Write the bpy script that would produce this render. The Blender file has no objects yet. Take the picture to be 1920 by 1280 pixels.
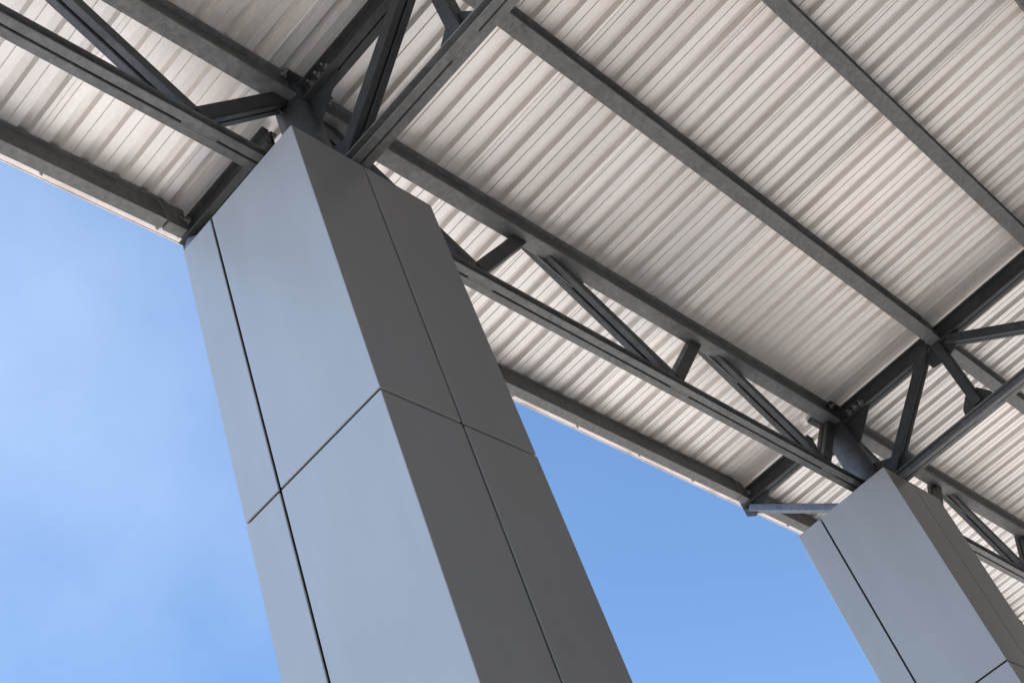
import bpy, bmesh, math, random
from mathutils import Vector, Matrix
random.seed(7)
D = bpy.data
SC = bpy.context.scene
COL = SC.collection
U = 0.6            # metres per layout unit
ZG = 2.7           # height of the layout origin (eye level) above the ground, in layout units

# ------------------------------------------------------------------ camera
R = [[0.6454861201, -0.6868694210, -0.3340030914],
     [0.3142323781, 0.6374092463, -0.7035392470],
     [0.6961362466, 0.3491702388, 0.6272754395]]
cam = D.cameras.new('camera')
camo = D.objects.new('camera', cam)
COL.objects.link(camo)
right, down, fwd = (Vector(r) for r in R)
camo.matrix_world = Matrix(((right.x, -down.x, -fwd.x, 0), (right.y, -down.y, -fwd.y, 0),
                            (right.z, -down.z, -fwd.z, ZG * U), (0, 0, 0, 1)))
cam.sensor_width = 36
cam.lens = 2545.72 / 1920 * 36
cam.shift_x = (960 - 1117.483) / 1920
cam.shift_y = (776.24 - 640) / 1920
cam.clip_start = 0.05
cam.clip_end = 3000
SC.camera = camo

# ------------------------------------------------------------------ sky, sun, exposure
SUN_EL, SUN_AZ = math.radians(61), math.radians(89)     # azimuth measured from +X towards +Y
w = D.worlds.new('World')
SC.world = w
w.use_nodes = True
wn, wl = w.node_tree.nodes, w.node_tree.links
wn.clear()
sky = wn.new('ShaderNodeTexSky')
sky.sky_type = 'NISHITA'
sky.sun_disc = False
sky.sun_elevation = SUN_EL
sky.sun_rotation = math.pi / 2 - SUN_AZ
sky.altitude = 1500
sky.air_density = 0.6
sky.dust_density = 0.0
sky.ozone_density = 0.5
bg = wn.new('ShaderNodeBackground')
bg.inputs['Strength'].default_value = 0.128
out = wn.new('ShaderNodeOutputWorld')
# a few veils of thin high cloud
tc = wn.new('ShaderNodeTexCoord')
cn = wn.new('ShaderNodeTexNoise')
cn.inputs['Scale'].default_value = 2.2
cn.inputs['Detail'].default_value = 7
cn.inputs['Roughness'].default_value = 0.55
cr = wn.new('ShaderNodeMapRange')
cr.inputs[1].default_value = 0.35
cr.inputs[2].default_value = 0.75
cr.inputs[3].default_value = 0.0
cr.inputs[4].default_value = 0.19
mx = wn.new('ShaderNodeMix')
mx.data_type = 'RGBA'
mx.inputs[7].default_value = (6.0, 6.6, 7.4, 1)
wl.new(tc.outputs['Generated'], cn.inputs['Vector'])
wl.new(cn.outputs['Fac'], cr.inputs[0])
# the veil lies in one part of the sky, out past the left of the eave
dp = wn.new('ShaderNodeVectorMath')
dp.operation = 'DOT_PRODUCT'
dp.inputs[1].default_value = (math.cos(math.radians(72)) * 0.72, math.sin(math.radians(72)) * 0.72, 0.69)
wl.new(tc.outputs['Generated'], dp.inputs[0])
dm = wn.new('ShaderNodeMapRange')
dm.interpolation_type = 'SMOOTHSTEP'
dm.inputs[1].default_value = 0.80
dm.inputs[2].default_value = 1.0
wl.new(dp.outputs['Value'], dm.inputs[0])
ml = wn.new('ShaderNodeMath')
ml.operation = 'MULTIPLY'
wl.new(cr.outputs[0], ml.inputs[0])
wl.new(dm.outputs[0], ml.inputs[1])
wl.new(ml.outputs[0], mx.inputs[0])
tint = wn.new('ShaderNodeMix')
tint.data_type = 'RGBA'
tint.blend_type = 'MULTIPLY'
tint.inputs[0].default_value = 1.0
tint.inputs[7].default_value = (0.84, 0.98, 0.98, 1)
wl.new(sky.outputs[0], tint.inputs[6])
wl.new(tint.outputs[2], mx.inputs[6])
# bright haze lobe added to the unseen sky, to brighten the columns' -X faces
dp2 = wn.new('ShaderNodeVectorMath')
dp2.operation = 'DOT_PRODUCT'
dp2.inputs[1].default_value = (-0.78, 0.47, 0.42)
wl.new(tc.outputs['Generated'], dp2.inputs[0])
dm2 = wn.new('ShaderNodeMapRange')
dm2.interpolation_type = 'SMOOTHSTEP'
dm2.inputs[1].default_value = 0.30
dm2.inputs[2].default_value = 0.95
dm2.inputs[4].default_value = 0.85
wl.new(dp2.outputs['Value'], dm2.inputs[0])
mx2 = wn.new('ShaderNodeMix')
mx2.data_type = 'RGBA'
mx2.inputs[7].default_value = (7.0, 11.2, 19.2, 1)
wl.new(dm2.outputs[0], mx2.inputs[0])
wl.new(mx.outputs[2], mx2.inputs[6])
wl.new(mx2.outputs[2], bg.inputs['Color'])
wl.new(bg.outputs[0], out.inputs[0])

sl = D.lights.new('sun', 'SUN')
sl.energy = 4.0
sl.angle = math.radians(0.5)
sl.color = (1.0, 0.95, 0.88)
so = D.objects.new('sun', sl)
COL.objects.link(so)
sd = Vector((math.cos(SUN_EL) * math.cos(SUN_AZ), math.cos(SUN_EL) * math.sin(SUN_AZ), math.sin(SUN_EL)))
so.rotation_euler = sd.to_track_quat('Z', 'Y').to_euler()
so.location = (0, 30, 40)

vs = SC.view_settings
vs.view_transform = 'Standard'
vs.look = 'None'
vs.exposure = 1.25
vs.gamma = 1
SC.cycles.max_bounces = 10
SC.cycles.diffuse_bounces = 6

# ------------------------------------------------------------------ helpers
def P(x, y, z):
    return Vector((x * U, y * U, (z + ZG) * U))

def tag(o, label=None, cat=None, group=None, kind=None):
    if label: o['label'] = label
    if cat: o['category'] = cat
    if group: o['group'] = group
    if kind: o['kind'] = kind
    return o

def empty(name, x, y, z, *a):
    o = D.objects.new(name, None)
    o.location = P(x, y, z)
    o.empty_display_size = 0.2
    COL.objects.link(o)
    return tag(o, *a)

def link(name, bm, mat, parent=None, bevel=0.0):
    bmesh.ops.recalc_face_normals(bm, faces=bm.faces)
    if bevel:
        es = [e for e in bm.edges if len(e.link_faces) == 2 and e.calc_face_angle(0) > 0.5]
        bmesh.ops.bevel(bm, geom=es, offset=bevel, offset_type='OFFSET', segments=1, affect='EDGES', clamp_overlap=True)
    me = D.meshes.new(name)
    off = parent.location if parent and parent.type == 'EMPTY' else Vector()
    if parent and parent.type == 'MESH':
        off = parent.parent.location if parent.parent else Vector()
    for v in bm.verts:
        v.co -= off
    bm.to_mesh(me)
    bm.free()
    me.materials.append(mat)
    o = D.objects.new(name, me)
    COL.objects.link(o)
    if parent:
        o.parent = parent
    return o

def hexa(bm, pts):
    """eight points: bottom ring of four then top ring of four (layout units)"""
    vs_ = [bm.verts.new(P(*p)) for p in pts]
    for f in ((0, 3, 2, 1), (4, 5, 6, 7), (0, 1, 5, 4), (1, 2, 6, 5), (2, 3, 7, 6), (3, 0, 4, 7)):
        bm.faces.new([vs_[i] for i in f])

def box(bm, x0, x1, y0, y1, z0, z1):
    hexa(bm, [(x0, y0, z0), (x1, y0, z0), (x1, y1, z0), (x0, y1, z0), (x0, y0, z1), (x1, y0, z1), (x1, y1, z1), (x0, y1, z1)])

def beam(bm, a, b, side, s0, s1, n0, n1):
    """bar from a to b; 'side' is one cross axis, n the other; spans s0..s1 and n0..n1"""
    a, b, s = Vector(a), Vector(b), Vector(side)
    d = (b - a).normalized()
    n = d.cross(s).normalized()
    if n.z < 0:
        n = -n
    pts = []
    for q in (a, b):
        for (i, j) in ((s0, n0), (s1, n0), (s1, n1), (s0, n1)):
            pts.append(tuple(q + s * i + n * j))
    hexa(bm, pts)

def channel_pair(bm, a, b, side, w_=0.10, h=0.15, gap=0.02):
    """two rolled channels back to back with a slot between: flanges and webs modelled"""
    t = 0.018
    for sg in (-1, 1):
        lo, hi = sorted((sg * gap / 2, sg * (gap / 2 + w_)))
        beam(bm, a, b, side, lo, hi, 0, t)                    # bottom flange
        beam(bm, a, b, side, lo, hi, h - t, h)                # top flange
        wlo, whi = sorted((sg * (gap / 2 + 0.0), sg * (gap / 2 + t)))
        beam(bm, a, b, side, wlo, whi, t - 0.002, h - t + 0.002)

def box_pair(bm, a, b, side, w_=0.09, h=0.15, gap=0.02):
    for sg in (-1, 1):
        lo, hi = sorted((sg * gap / 2, sg * (gap / 2 + w_)))
        beam(bm, a, b, side, lo, hi, 0, h)

def prism(bm, poly, axis, c, t):
    """flat plate: polygon in the plane perpendicular to axis ('x' or 'y') centred on c"""
    rings = []
    for s in (-t / 2, t / 2):
        if axis == 'x':
            rings.append([bm.verts.new(P(c + s, u, v)) for u, v in poly])
        else:
            rings.append([bm.verts.new(P(u, c + s, v)) for u, v in poly])
    n = len(poly)
    bm.faces.new(rings[0][::-1])
    bm.faces.new(rings[1])
    for i in range(n):
        j = (i + 1) % n
        bm.faces.new((rings[0][i], rings[0][j], rings[1][j], rings[1][i]))

def bolt(bm, p, d, r=0.028, l=0.05):
    """hex head with a washer, axis d, standing out from p"""
    p, d = Vector(p), Vector(d).normalized()
    q = d.to_track_quat('Z', 'Y')
    for (rr, z0, z1, n) in ((r * 1.45, 0, l * 0.2, 12), (r, l * 0.2, l * 0.75, 6), (r * 0.55, l * 0.75, l * 1.5, 8)):
        rings = []
        for z in (z0, z1):
            rings.append([bm.verts.new(P(*(p + q @ Vector((rr * math.cos(k * 2 * math.pi / n), rr * math.sin(k * 2 * math.pi / n), z))))) for k in range(n)])
        bm.faces.new(rings[0][::-1])
        bm.faces.new(rings[1])
        for i in range(n):
            j = (i + 1) % n
            bm.faces.new((rings[0][i], rings[0][j], rings[1][j], rings[1][i]))

# ------------------------------------------------------------------ materials
def mat(name, col, rough, metal=0.0, spec=0.5):
    m = D.materials.new(name)
    m.use_nodes = True
    b = m.node_tree.nodes['Principled BSDF']
    b.inputs['Base Color'].default_value = (*col, 1)
    b.inputs['Roughness'].default_value = rough
    b.inputs['Metallic'].default_value = metal
    b.inputs['Specular IOR Level'].default_value = spec
    return m, m.node_tree.nodes, m.node_tree.links, b

def noise(n, l, scale, detail=5, rough=0.6, stretch=None):
    t = n.new('ShaderNodeTexCoord')
    x = n.new('ShaderNodeTexNoise')
    x.inputs['Scale'].default_value = scale
    x.inputs['Detail'].default_value = detail
    x.inputs['Roughness'].default_value = rough
    if stretch:
        mp = n.new('ShaderNodeMapping')
        mp.inputs['Scale'].default_value = stretch
        l.new(t.outputs['Object'], mp.inputs[0])
        l.new(mp.outputs[0], x.inputs['Vector'])
    else:
        l.new(t.outputs['Object'], x.inputs['Vector'])
    return x

def ramp(n, l, src, stops):
    r = n.new('ShaderNodeValToRGB')
    el = r.color_ramp.elements
    while len(el) < len(stops):
        el.new(0.5)
    for e, (p, c) in zip(el, stops):
        e.position = p
        e.color = (*c, 1)
    l.new(src, r.inputs[0])
    return r

def mixc(n, l, fac, a, b, mode='MIX'):
    m = n.new('ShaderNodeMix')
    m.data_type = 'RGBA'
    m.blend_type = mode
    if isinstance(fac, float):
        m.inputs[0].default_value = fac
    else:
        l.new(fac, m.inputs[0])
    for i, s in ((6, a), (7, b)):
        if isinstance(s, tuple):
            m.inputs[i].default_value = (*s, 1)
        else:
            l.new(s, m.inputs[i])
    return m.outputs[2]

def steel_mat(name, base, k=1.0):
    m, n, l, b = mat(name, base, 0.55, 0.2, 0.25)
    c = lambda f: tuple(x * f for x in base)
    v = n.new('ShaderNodeTexVoronoi')
    v.inputs['Scale'].default_value = 34
    t = n.new('ShaderNodeTexCoord')
    l.new(t.outputs['Object'], v.inputs['Vector'])
    sx = n.new('ShaderNodeSeparateColor')
    l.new(v.outputs['Color'], sx.inputs[0])
    sp = ramp(n, l, sx.outputs[0], ((0.0, (0.86,) * 3), (1.0, (1.15,) * 3)))
    n1 = noise(n, l, 3.2, 10, 0.74)
    big = ramp(n, l, n1.outputs['Fac'], ((0.34, c(0.72)), (0.50, c(1.0)), (0.68, c(1.28))))
    mid = mixc(n, l, 1.0, big.outputs[0], sp.outputs[0], 'MULTIPLY')
    n2 = noise(n, l, 1.1, 9, 0.7)
    msk = ramp(n, l, n2.outputs['Fac'], ((0.60, (0, 0, 0)), (0.74, (0.55, 0.55, 0.55))))
    rust = mixc(n, l, msk.outputs[0], mid, (0.20 * k, 0.13 * k, 0.085 * k))
    l.new(rust, b.inputs['Base Color'])
    rr = ramp(n, l, n1.outputs['Fac'], ((0.3, (0.42,) * 3), (0.7, (0.68,) * 3)))
    l.new(rr.outputs[0], b.inputs['Roughness'])
    bp = n.new('ShaderNodeBump')
    bp.inputs['Strength'].default_value = 0.08
    bp.inputs['Distance'].default_value = 0.01
    l.new(n1.outputs['Fac'], bp.inputs['Height'])
    l.new(bp.outputs[0], b.inputs['Normal'])
    return m

STEEL = steel_mat('galvanised_steel', (0.126, 0.123, 0.113))
TRUSS = steel_mat('truss_steel', (0.040, 0.041, 0.039), 0.5)
POST = steel_mat('post_steel', (0.085, 0.09, 0.094), 0.5)
DIAG = steel_mat('brace_steel', (0.068, 0.068, 0.064), 0.6)
GALV = steel_mat('bright_zinc', (0.12, 0.128, 0.135), 0.8)
GALV.node_tree.nodes['Principled BSDF'].inputs['Metallic'].default_value = 0.6

ROOF, n, l, b = mat('roof_metal', (0.8, 0.78, 0.75), 0.42, 0.5)
n1 = noise(n, l, 1.6, 6, 0.6, (1.0, 0.25, 1.0))
c1 = ramp(n, l, n1.outputs['Fac'], ((0.3, (0.67, 0.625, 0.565)), (0.5, (0.76, 0.715, 0.655)), (0.72, (0.80, 0.76, 0.705))))
n2 = noise(n, l, 60, 4, 0.7, (1.0, 0.35, 1.0))
c2 = ramp(n, l, n2.outputs['Fac'], ((0.3, (0.90, 0.90, 0.90)), (0.7, (1.0, 1.0, 1.0))))
oi_ = n.new('ShaderNodeObjectInfo')
c3 = ramp(n, l, oi_.outputs['Random'], ((0.0, (0.88, 0.89, 0.905)), (0.5, (0.97, 0.955, 0.95)), (1.0, (1.03, 1.02, 1.0))))
n4 = noise(n, l, 0.7, 9, 0.72, (2.0, 0.5, 1.0))
c4 = ramp(n, l, n4.outputs['Fac'], ((0.30, (0.84, 0.815, 0.79)), (0.44, (1, 1, 1)), (0.8, (1, 1, 1))))
t1 = mixc(n, l, 1.0, c1.outputs[0], c2.outputs[0], 'MULTIPLY')
t2 = mixc(n, l, 1.0, t1, c3.outputs[0], 'MULTIPLY')
l.new(mixc(n, l, 1.0, t2, c4.outputs[0], 'MULTIPLY'), b.inputs['Base Color'])
bp = n.new('ShaderNodeBump')
bp.inputs['Strength'].default_value = 0.12
bp.inputs['Distance'].default_value = 0.004
l.new(n2.outputs['Fac'], bp.inputs['Height'])
l.new(bp.outputs[0], b.inputs['Normal'])

FLASH, n, l, b = mat('flashing_metal', (0.66, 0.58, 0.52), 0.5, 0.1)
n1 = noise(n, l, 3, 6, 0.65)
c1 = ramp(n, l, n1.outputs['Fac'], ((0.35, (0.50, 0.42, 0.36)), (0.55, (0.68, 0.60, 0.55)), (0.7, (0.74, 0.68, 0.64))))
l.new(c1.outputs[0], b.inputs['Base Color'])

CLAD, n, l, b = mat('cladding_paint', (0.36, 0.375, 0.39), 0.36, 0.0, 0.06)
n1 = noise(n, l, 0.9, 4, 0.5)
c1 = ramp(n, l, n1.outputs['Fac'], ((0.3, (0.245, 0.233, 0.211)), (0.7, (0.261, 0.249, 0.227))))
n2 = noise(n, l, 5.0, 6, 0.7, (1.0, 1.0, 0.12))
c2 = ramp(n, l, n2.outputs['Fac'], ((0.3, (0.93, 0.93, 0.92)), (0.7, (1.0, 1.0, 1.0))))
l.new(mixc(n, l, 1.0, c1.outputs[0], c2.outputs[0], 'MULTIPLY'), b.inputs['Base Color'])
rr = ramp(n, l, n2.outputs['Fac'], ((0.3, (0.30,) * 3), (0.7, (0.38,) * 3)))
l.new(rr.outputs[0], b.inputs['Roughness'])
bp = n.new('ShaderNodeBump')
bp.inputs['Strength'].default_value = 0.015
bp.inputs['Distance'].default_value = 0.02
n3 = noise(n, l, 1.3, 2, 0.5)
l.new(n3.outputs['Fac'], bp.inputs['Height'])
l.new(bp.outputs[0], b.inputs['Normal'])

CORE, n, l, b = mat('joint_backing', (0.018, 0.02, 0.022), 0.7)
n1 = noise(n, l, 8)
l.new(ramp(n, l, n1.outputs['Fac'], ((0.3, (0.012, 0.014, 0.016)), (0.7, (0.022, 0.024, 0.027)))).outputs[0], b.inputs['Base Color'])

BOLT, n, l, b = mat('bolt_zinc', (0.3, 0.29, 0.27), 0.3, 0.8)
n1 = noise(n, l, 40)
l.new(ramp(n, l, n1.outputs['Fac'], ((0.3, (0.20, 0.195, 0.18)), (0.7, (0.36, 0.35, 0.33)))).outputs[0], b.inputs['Base Color'])

GROUND, n, l, b = mat('paving', (0.42, 0.39, 0.36), 0.85)
t = n.new('ShaderNodeTexCoord')
br = n.new('ShaderNodeTexBrick')
br.inputs['Scale'].default_value = 1.0
br.inputs['Color1'].default_value = (0.58, 0.53, 0.475, 1)
br.inputs['Color2'].default_value = (0.53, 0.48, 0.43, 1)
br.inputs['Mortar'].default_value = (0.22, 0.21, 0.20, 1)
br.inputs['Mortar Size'].default_value = 0.008
l.new(t.outputs['Object'], br.inputs['Vector'])
n1 = noise(n, l, 0.6, 8)
c1 = ramp(n, l, n1.outputs['Fac'], ((0.3, (0.85, 0.85, 0.85)), (0.7, (1, 1, 1))))
l.new(mixc(n, l, 1.0, br.outputs['Color'], c1.outputs[0], 'MULTIPLY'), b.inputs['Base Color'])

# ------------------------------------------------------------------ ground
bm = bmesh.new()
g = 900
vsq = [bm.verts.new(v) for v in ((-g, -g, 0), (g, -g, 0), (g, g, 0), (-g, g, 0))]
bm.faces.new(vsq)
tag(link('ground', bm, GROUND), kind='structure')

# ------------------------------------------------------------------ dark block added behind the viewer to darken the -Y column faces
WALLM, n, l, b = mat('dark_render', (0.07, 0.07, 0.068), 0.8)
n1 = noise(n, l, 1.5, 7)
l.new(ramp(n, l, n1.outputs['Fac'], ((0.3, (0.055, 0.055, 0.054)), (0.7, (0.085, 0.084, 0.08)))).outputs[0], b.inputs['Base Color'])
GLASS, n, l, b = mat('dark_glazing', (0.02, 0.022, 0.025), 0.12)
n1 = noise(n, l, 0.4, 2)
l.new(ramp(n, l, n1.outputs['Fac'], ((0.3, (0.016, 0.018, 0.02)), (0.7, (0.026, 0.028, 0.03)))).outputs[0], b.inputs['Base Color'])
bld = empty('added_building', 10, -14, -ZG, 'long dark glazed block added out of view to darken the column faces turned to it', 'added_building')
bm = bmesh.new()
box(bm, -45, 75, -20, -8.05, -ZG, 22.0)
wallo = link('added_wall', bm, WALLM, bld)
bm = bmesh.new()
box(bm, -45.3, 75.3, -20.3, -7.97, 22.0, 22.35)
link('roof', bm, WALLM, bld)
for k in range(24):
    for z0 in (-0.9, 4.2):
        bm = bmesh.new()
        x = -43 + k * 4.9
        box(bm, x, x + 3.9, -8.12, -8.02, z0, z0 + 2.6)
        link('added_window', bm, GLASS, bld)

# ------------------------------------------------------------------ layout of the canopy
BAY = 10.85                    # column spacing
XP, YP = 6.93, 5.14            # steel post axis of the near column
ZB, ZT = 12.20, 12.58          # underside of the purlins, underside of the roof sheeting
ZC = 10.72                     # underside of the bottom chords
X0, X1, Y0, Y1 = 6.0, 7.745, 4.555, 6.25      # clad box of the near column
XS, YS = 6.873, 5.80           # upright joints of the cladding
ZTOP = 10.56

# ------------------------------------------------------------------ clad columns
def lpanel(cx, cy, ex, ey, z0, z1, t=0.02):
    """panel folded round the corner (cx, cy), reaching to x = ex on one face and y = ey on the other"""
    sx = 1 if ex > cx else -1
    sy = 1 if ey > cy else -1
    poly = [(cx, cy), (ex, cy), (ex, cy + sy * t), (cx + sx * t, cy + sy * t), (cx + sx * t, ey), (cx, ey)]
    bm = bmesh.new()
    lo = [bm.verts.new(P(x, y, z0)) for x, y in poly]
    hi = [bm.verts.new(P(x, y, z1)) for x, y in poly]
    k = len(poly)
    bm.faces.new(lo)
    bm.faces.new(hi)
    for i in range(k):
        j = (i + 1) % k
        bm.faces.new((lo[i], lo[j], hi[j], hi[i]))
    return bm

def make_column(label):
    root = empty('clad_column', XP, YP, -ZG, label, 'column', 'clad columns under the canopy')
    gp = 0.013
    zs = [ZTOP, 7.09, 3.62, 0.15, -ZG]
    for zi in range(4):
        zt = zs[zi] - (gp if zi else 0)
        zb = zs[zi + 1] + (gp if zi < 3 else 0)
        for (cx, ex) in ((X0, XS - gp), (X1, XS + gp)):
            for (cy, ey) in ((Y0, YS - gp), (Y1, YS + gp)):
                jit = random.uniform(-0.002, 0.002)
                link('cladding_panel', lpanel(cx + jit, cy + jit, ex, ey, zb + jit, zt + jit), CLAD, root, 0.003)
    bm = bmesh.new()
    i = 0.075
    box(bm, X0 + i, X1 - i, Y0 + i, Y1 - i, -ZG, ZTOP - 0.03)
    link('joint_backing', bm, CORE, root)
    bm = bmesh.new()
    N = 40
    r = 0.222
    rings = []
    for z in (ZTOP - 0.3, ZT - 0.06):
        rings.append([bm.verts.new(P(XP + r * math.cos(a), YP + r * math.sin(a), z)) for a in [k * 2 * math.pi / N for k in range(N)]])
    bm.faces.new(rings[0][::-1])
    bm.faces.new(rings[1])
    for k in range(N):
        f = bm.faces.new((rings[0][k], rings[0][(k + 1) % N], rings[1][(k + 1) % N], rings[1][k]))
        f.smooth = True
    post = link('steel_post', bm, POST, root)
    bm = bmesh.new()
    box(bm, XP - 0.26, XP + 0.26, YP - 0.26, YP + 0.26, ZT - 0.058, ZT - 0.02)
    link('cap_plate', bm, TRUSS, post, 0.004)
    return root

def copy_tree(o, parent=None):
    c = o.copy()
    COL.objects.link(c)
    c.parent = parent
    for ch in list(o.children):
        copy_tree(ch, c)
    return c

near_col = make_column('large near column clad in smooth grey panels, its lit side blue-grey and its other side dark')
far_col = copy_tree(near_col)
far_col.location = P(XP + BAY, YP, -ZG)
far_col['label'] = 'smaller far column clad in grey panels, standing at the lower right beyond the first one'

# ------------------------------------------------------------------ roof sheeting
PITCH = 0.355
COVER = 4 * PITCH
XS0 = 9.25 - COVER * 5
roof = empty('corrugated_roof', XS0, 7.4, ZT, 'pale ribbed sheet metal roof seen from below, spanning over both columns', 'roof')

def sheet(k):
    xa = XS0 + k * COVER
    h, run, top, pan = 0.068, 0.022, 0.094, PITCH - 0.138
    prof = []
    for i in range(4):
        x = xa + i * PITCH
        prof += [(x, 0.0), (x + pan * 0.46, 0.001), (x + pan * 0.475, 0.014), (x + pan * 0.525, 0.014), (x + pan * 0.54, 0.001), (x + pan, 0.0),
                 (x + pan + run, h), (x + pan + run + top, h)]
    x = xa + COVER
    lap = random.uniform(0.035, 0.06)
    prof += [(x, 0.0), (x + lap, 0.002), (x + lap + 0.004, -0.007)]
    drop0, drop1 = 0.0, -0.012
    NY = 26
    ya, yb = -7.95, 7.33
    bm = bmesh.new()
    t = 0.004
    ph = [random.uniform(0, 6.28) for _ in range(4)]
    tilt = [random.uniform(-0.006, 0.006) for _ in range(5)]
    def zoff(i, y):
        x = prof[i][0]
        f = (x - xa) / COVER
        z = prof[i][1]
        z += 0.0018 * math.sin(y * 1.3 + ph[0] + f * 3) + 0.001 * math.sin(y * 3.1 + ph[1] + f * 9)
        if i >= len(prof) - 3:
            z -= 0.005 + (0.005 + 0.003 * math.sin(y * 0.9 + ph[2])) * (i >= len(prof) - 2)
        kpan = min(i // 8, 4)
        if i % 8 == 5:
            z += tilt[kpan]
        return z
    grid = [[], []]
    for s in (0, 1):
        for j in range(NY + 1):
            y = ya + (yb - ya) * j / NY
            grid[s].append([bm.verts.new(P(prof[i][0], y, ZT + zoff(i, y) + s * t)) for i in range(len(prof))])
    m = len(prof)
    for j in range(NY):
        for i in range(m - 1):
            a = grid[0]
            bm.faces.new((a[j][i], a[j + 1][i], a[j + 1][i + 1], a[j][i + 1]))
            a = grid[1]
            bm.faces.new((a[j][i], a[j][i + 1], a[j + 1][i + 1], a[j + 1][i]))
        for i in (0, m - 1):
            bm.faces.new((grid[0][j][i], grid[1][j][i], grid[1][j + 1][i], grid[0][j + 1][i]))
    for j in (0, NY):
        for i in range(m - 1):
            bm.faces.new((grid[0][j][i], grid[0][j][i + 1], grid[1][j][i + 1], grid[1][j][i]))
    link('roof_sheet', bm, ROOF, roof)

NS = 24
for k in range(NS):
    sheet(k)
XR0, XR1 = XS0, XS0 + NS * COVER
bm = bmesh.new()
box(bm, XR0, XR1, 7.10, 7.344, ZT - 0.05, ZT - 0.012)
box(bm, XR0, XR1, 7.345, 7.362, ZT - 0.055, ZT + 0.09)
fl = link('eave_flashing', bm, FLASH, roof, 0.004)
bm = bmesh.new()
x = XR0 + 0.3
while x < XR1:
    bolt(bm, (x + random.uniform(-0.05, 0.05), 7.285 + random.uniform(-0.012, 0.012), ZT - 0.05), (0, 0, -1), 0.016, 0.03)
    x += 1.42
o = link('screw', bm, BOLT, fl)
o['kind'] = 'stuff'

# ------------------------------------------------------------------ purlins
PUR = [('eave', 7.02, 0.15, ZB + 0.0), ('a', 3.01, 0.2, ZB), ('b', 0.99, 0.2, ZB), ('c', -1.06, 0.2, ZB), ('d', -3.08, 0.2, ZB)]
BAYS = [(XS0 - 0.1, XP), (XP, XP + BAY), (XP + BAY, XP + 2 * BAY)]
bay_txt = ['left of the near column', 'between the near and far columns', 'past the far column']
row_txt = {'eave': 'galvanised eave purlin along the roof edge against the sky, ', 'a': 'galvanised purlin, first one inside the column line, ',
           'b': 'galvanised purlin, second one inside the column line, ', 'c': 'galvanised purlin, third one inside the column line, ',
           'd': 'galvanised purlin, fourth one inside the column line, '}
def channel(bm, xa, xb, y0, y1, z0, z1, t=0.018, rec=0.06):
    """rolled channel along x, with its recessed web on the -y side, in one profile"""
    prof = [(y0, z0), (y1, z0), (y1, z1), (y0, z1), (y0, z1 - t), (y0 + rec, z1 - t), (y0 + rec, z0 + t), (y0, z0 + t)]
    r0 = [bm.verts.new(P(xa, y, z)) for y, z in prof]
    r1 = [bm.verts.new(P(xb, y, z)) for y, z in prof]
    bm.faces.new(r0)
    bm.faces.new(r1)
    for i in range(8):
        j = (i + 1) % 8
        bm.faces.new((r0[i], r0[j], r1[j], r1[i]))

def purlin(key, y, wd, z0, bi):
    xa, xb = BAYS[bi]
    root = empty('roof_purlin', (xa + xb) / 2, y, z0, row_txt[key] + bay_txt[bi], 'purlin', 'purlins carrying the roof sheeting')
    bm = bmesh.new()
    a, b_ = xa + 0.115, xb - 0.115
    y0, y1 = y - wd / 2, y + wd / 2
    channel(bm, a + 0.26, b_ - 0.26, y0, y1, z0, ZT - 0.018, 0.012, 0.05 if key != 'eave' else 0.035)
    link('beam', bm, STEEL, root, 0.004)
    for (c0, c1) in ((a, a + 0.26), (b_ - 0.26, b_)):
        s_ = 1 if c0 == a else -1
        p_, q_ = (c0, c1) if s_ > 0 else (c1, c0)
        bm = bmesh.new()
        # folded end cleat, cut back at the top
        hexa(bm, [(p_, y0 + 0.012, z0 + 0.001), (q_ - s_ * 0.03, y0 + 0.012, z0 + 0.001), (q_ - s_ * 0.03, y1, z0 + 0.001), (p_, y1, z0 + 0.001),
                  (p_, y0 + 0.012, ZT - 0.03), (q_ + s_ * 0.06, y0 + 0.012, ZT - 0.03), (q_ + s_ * 0.06, y1 - 0.02, ZT - 0.03), (p_, y1 - 0.02, ZT - 0.03)])
        link('end_cleat', bm, STEEL, root, 0.004)
for bi in range(3):
    for (key, y, wd, z0) in PUR:
        purlin(key, y, wd, z0, bi)

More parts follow.
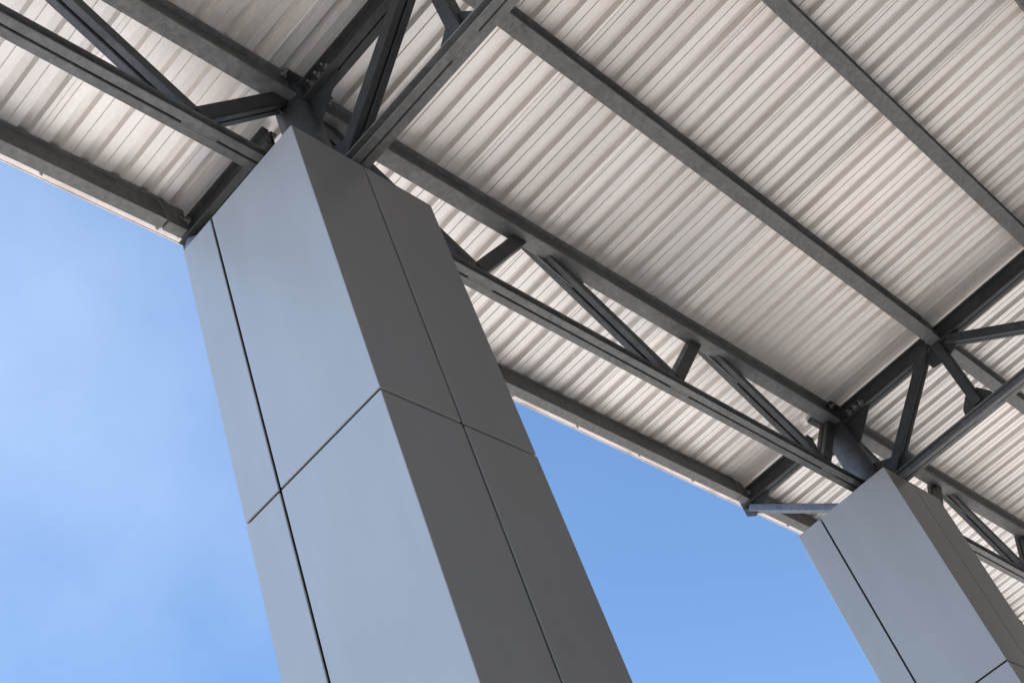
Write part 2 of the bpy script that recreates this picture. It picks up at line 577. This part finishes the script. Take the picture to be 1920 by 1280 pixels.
# ------------------------------------------------------------------ row trusses (along the columns)
YAX = (0, 1, 0)
XAX = (1, 0, 0)
def row_truss(bi, label):
    xa, xb = BAYS[bi]
    root = empty('row_truss', (xa + xb) / 2, YP, ZC, label, 'truss', 'trusses running along the column row')
    # top chord: same section as the purlins
    bm = bmesh.new()
    a, b_ = xa + 0.17, xb - 0.17
    y0, y1 = YP - 0.21, YP + 0.0
    channel(bm, a, b_, y0, y1, ZB, ZT - 0.018)
    link('top_chord', bm, STEEL, root, 0.006)
    bm = bmesh.new()
    channel_pair(bm, (xa + 0.15, YP, ZC), (xb - 0.15, YP, ZC), YAX, 0.09, 0.15, 0.022)
    ch = link('bottom_chord', bm, STEEL, root, 0.003)
    sp = BAY / 3
    tops = [xb - (3 - i) * sp for i in range(4)]
    yc = YP
    for i in range(2 if bi == 0 else 0, 3):
        t0, t1 = tops[i], tops[i + 1]
        xbm = t0 + 2.14
        bm = bmesh.new()
        box(bm, xbm - 0.20, xbm + 0.18, yc - 0.0105, yc + 0.0105, ZC + 0.002, ZC + 0.14)
        link('batten_plate', bm, STEEL, root)
        # long diagonal, falling from the upper joint
        bm = bmesh.new()
        box_pair(bm, (t0 - 0.03, yc, ZT - 0.20), (xbm - 0.13, yc, ZC + 0.13), YAX, 0.085, 0.15, 0.024)
        link('long_diagonal', bm, DIAG, root, 0.006)
        bm = bmesh.new()
        box_pair(bm, (xbm + 0.05, yc, ZC + 0.13), (t1 + 0.02, yc, ZT - 0.17), YAX, 0.09, 0.17, 0.012)
        link('short_strut', bm, TRUSS, root, 0.006)
        # gusset at the upper joint
        if i:
            bm = bmesh.new()
            prism(bm, [(t0 + 0.06, ZB + 0.01), (t0 + 1.0, ZB + 0.01), (t0 + 0.62, ZB - 0.30), (t0 + 0.12, ZB - 0.02)], 'y', yc, 0.02)
            link('gusset_plate', bm, STEEL, root, 0.003)
    # end gussets on the post
    for (xc, s) in ((xa, 1), (xb, -1))[1 if bi == 0 else 0:]:
        bm = bmesh.new()
        prism(bm, [(xc + s * 0.15, ZC + 0.02), (xc + s * 0.42, ZC + 0.06), (xc + s * 0.30, ZC + 0.30), (xc + s * 0.15, ZC + 0.42)], 'y', yc, 0.02)
        link('gusset_plate', bm, TRUSS, root, 0.003)
        bm = bmesh.new()
        prism(bm, [(xc + s * 0.15, ZT - 0.10), (xc + s * 0.42, ZT - 0.12), (xc + s * 0.40, ZB - 0.02), (xc + s * 0.15, ZB - 0.16)], 'y', yc + 0.012, 0.02)
        gs = link('gusset_plate', bm, TRUSS, root, 0.003)
        bm = bmesh.new()
        bolt(bm, (xc + s * 0.30, yc - 0.215, ZT - 0.14), (0, -1, 0))
        link('bolt', bm, BOLT, gs)
    return root
row_truss(0, 'steel truss along the column row at the upper left, ending at the near column')
row_truss(1, 'long steel truss along the column row, spanning from the near to the far column')
row_truss(2, 'steel truss along the column row, from the far column to the right picture edge')

# ------------------------------------------------------------------ cross trusses (over each column, out to the eave)
def cross_truss(label):
    root = empty('cross_truss', XP, YP, ZC, label, 'truss', 'trusses crossing the roof over the columns')
    yn = [YP, 3.06, 1.02, -1.02, -3.06]
    bm = bmesh.new()
    channel_pair(bm, (XP, -7.9, ZB - 0.01), (XP, YP - 0.16, ZB - 0.01), XAX, 0.09, 0.275, 0.022)
    link('top_chord', bm, TRUSS, root, 0.003)
    bm = bmesh.new()
    channel_pair(bm, (XP, -7.9, ZC), (XP, YP - 0.16, ZC), XAX, 0.095, 0.15, 0.022)
    link('bottom_chord', bm, STEEL, root, 0.003)
    for i in range(1, 5):
        yt, yprev = yn[i], yn[i - 1]
        bm = bmesh.new()
        box(bm, XP - 0.0105, XP + 0.0105, yt - 0.19, yt + 0.19, ZC + 0.002, ZC + 0.14)
        link('batten_plate', bm, STEEL, root)
        bm = bmesh.new()
        if i == 1:
            a, b_ = (XP, yprev - 0.42, ZC + 0.10), (XP, yt + 0.10, ZB + 0.06)
        else:
            a, b_ = (XP, yprev - 0.14, ZB - 0.10), (XP, yt + 0.10, ZC + 0.14)
        box_pair(bm, a, b_, XAX, 0.085, 0.15, 0.024)
        link('long_diagonal', bm, TRUSS, root, 0.006)
        bm = bmesh.new()
        box(bm, XP - 0.095, XP + 0.095, yt - 0.09, yt + 0.07, ZC + 0.20, ZB + 0.02)
        link('upright', bm, TRUSS, root, 0.01)
        bm = bmesh.new()
        prism(bm, [(yt - 0.28, ZC + 0.14), (yt + 0.28, ZC + 0.14), (yt + 0.24, ZC + 0.30), (yt + 0.10, ZC + 0.46), (yt - 0.12, ZC + 0.46), (yt - 0.26, ZC + 0.26)], 'x', XP, 0.02)
        link('gusset_plate', bm, TRUSS, root, 0.003)
        bm = bmesh.new()
        prism(bm, [(yt - 0.42, ZB + 0.02), (yt + 0.30, ZB + 0.02), (yt + 0.24, ZB - 0.26), (yt - 0.02, ZB - 0.30), (yt - 0.36, ZB - 0.16)], 'x', XP, 0.02)
        gs = link('gusset_plate', bm, TRUSS, root, 0.003)
        for dy in (-0.06, 0.06):
            bm = bmesh.new()
            bolt(bm, (XP - 0.10, yt + dy, ZB + 0.12), (-1, 0, 0), 0.022)
            link('bolt', bm, BOLT, gs)
    # head gusset on the post, with its three bolts
    bm = bmesh.new()
    prism(bm, [(YP - 0.15, ZT - 0.06), (YP - 0.70, ZT - 0.08), (YP - 0.68, ZB - 0.02), (YP - 0.44, ZB - 0.26), (YP - 0.15, ZB - 0.52)], 'x', XP, 0.021)
    gs = link('gusset_plate', bm, TRUSS, root, 0.003)
    for k in range(3):
        bm = bmesh.new()
        bolt(bm, (XP - 0.030, YP - 0.36 - 0.12 * k, ZB + 0.09), (-1, 0, 0), 0.034, 0.07)
        link('bolt', bm, BOLT, gs)
    bm = bmesh.new()
    prism(bm, [(YP - 0.15, ZC + 0.01), (YP - 0.85, ZC + 0.05), (YP - 0.66, ZC + 0.40), (YP - 0.15, ZC + 0.62)], 'x', XP, 0.021)
    gs = link('gusset_plate', bm, TRUSS, root, 0.003)
    for (px_, py_, pz_) in ((XP - 0.02, YP - 0.55, ZC + 0.26),):
        bm = bmesh.new()
        bolt(bm, (px_, py_, pz_), (-1, 0, 0), 0.02, 0.03)
        link('bolt', bm, BOLT, gs)
    # cantilever to the eave
    bm = bmesh.new()
    channel_pair(bm, (XP, YP + 0.42, ZB - 0.01), (XP, 7.16, ZB - 0.01), XAX, 0.09, 0.275, 0.022)
    link('cantilever_arm', bm, TRUSS, root, 0.003)
    bm = bmesh.new()
    prism(bm, [(YP + 0.15, ZB - 0.12), (YP + 0.45, ZB - 0.012), (YP + 0.56, ZB - 0.012), (YP + 0.54, ZB - 0.07), (YP + 0.27, ZB - 0.30), (YP + 0.15, ZB - 0.34)], 'x', XP, 0.021)
    link('gusset_plate', bm, TRUSS, root, 0.003)
    bm = bmesh.new()
    box_pair(bm, (XP, 7.10, ZB - 0.12), (XP, YP + 0.12, ZC - 0.14), XAX, 0.075, 0.12, 0.024)
    link('eave_strut', bm, GALV, root, 0.006)
    bm = bmesh.new()
    prism(bm, [(7.20, ZB + 0.20), (7.20, ZB - 0.14), (7.06, ZB - 0.24), (6.72, ZB - 0.10), (6.60, ZB + 0.02), (6.60, ZB + 0.2)], 'x', XP, 0.021)
    gs = link('gusset_plate', bm, TRUSS, root, 0.003)
    for (y_, z_) in ((6.93, ZB + 0.14), (7.10, ZB + 0.10)):
        bm = bmesh.new()
        bolt(bm, (XP - 0.10, y_, z_), (-1, 0, 0), 0.034, 0.07)
        link('bolt', bm, BOLT, gs)
    return root
ct = cross_truss('dark steel truss crossing the roof over the near column, with three bolts beside the post')
ct2 = copy_tree(ct)
ct2.location = P(XP + BAY, YP, ZC)
ct2['label'] = 'dark steel truss crossing the roof over the far column, its eave strut lit pale blue'
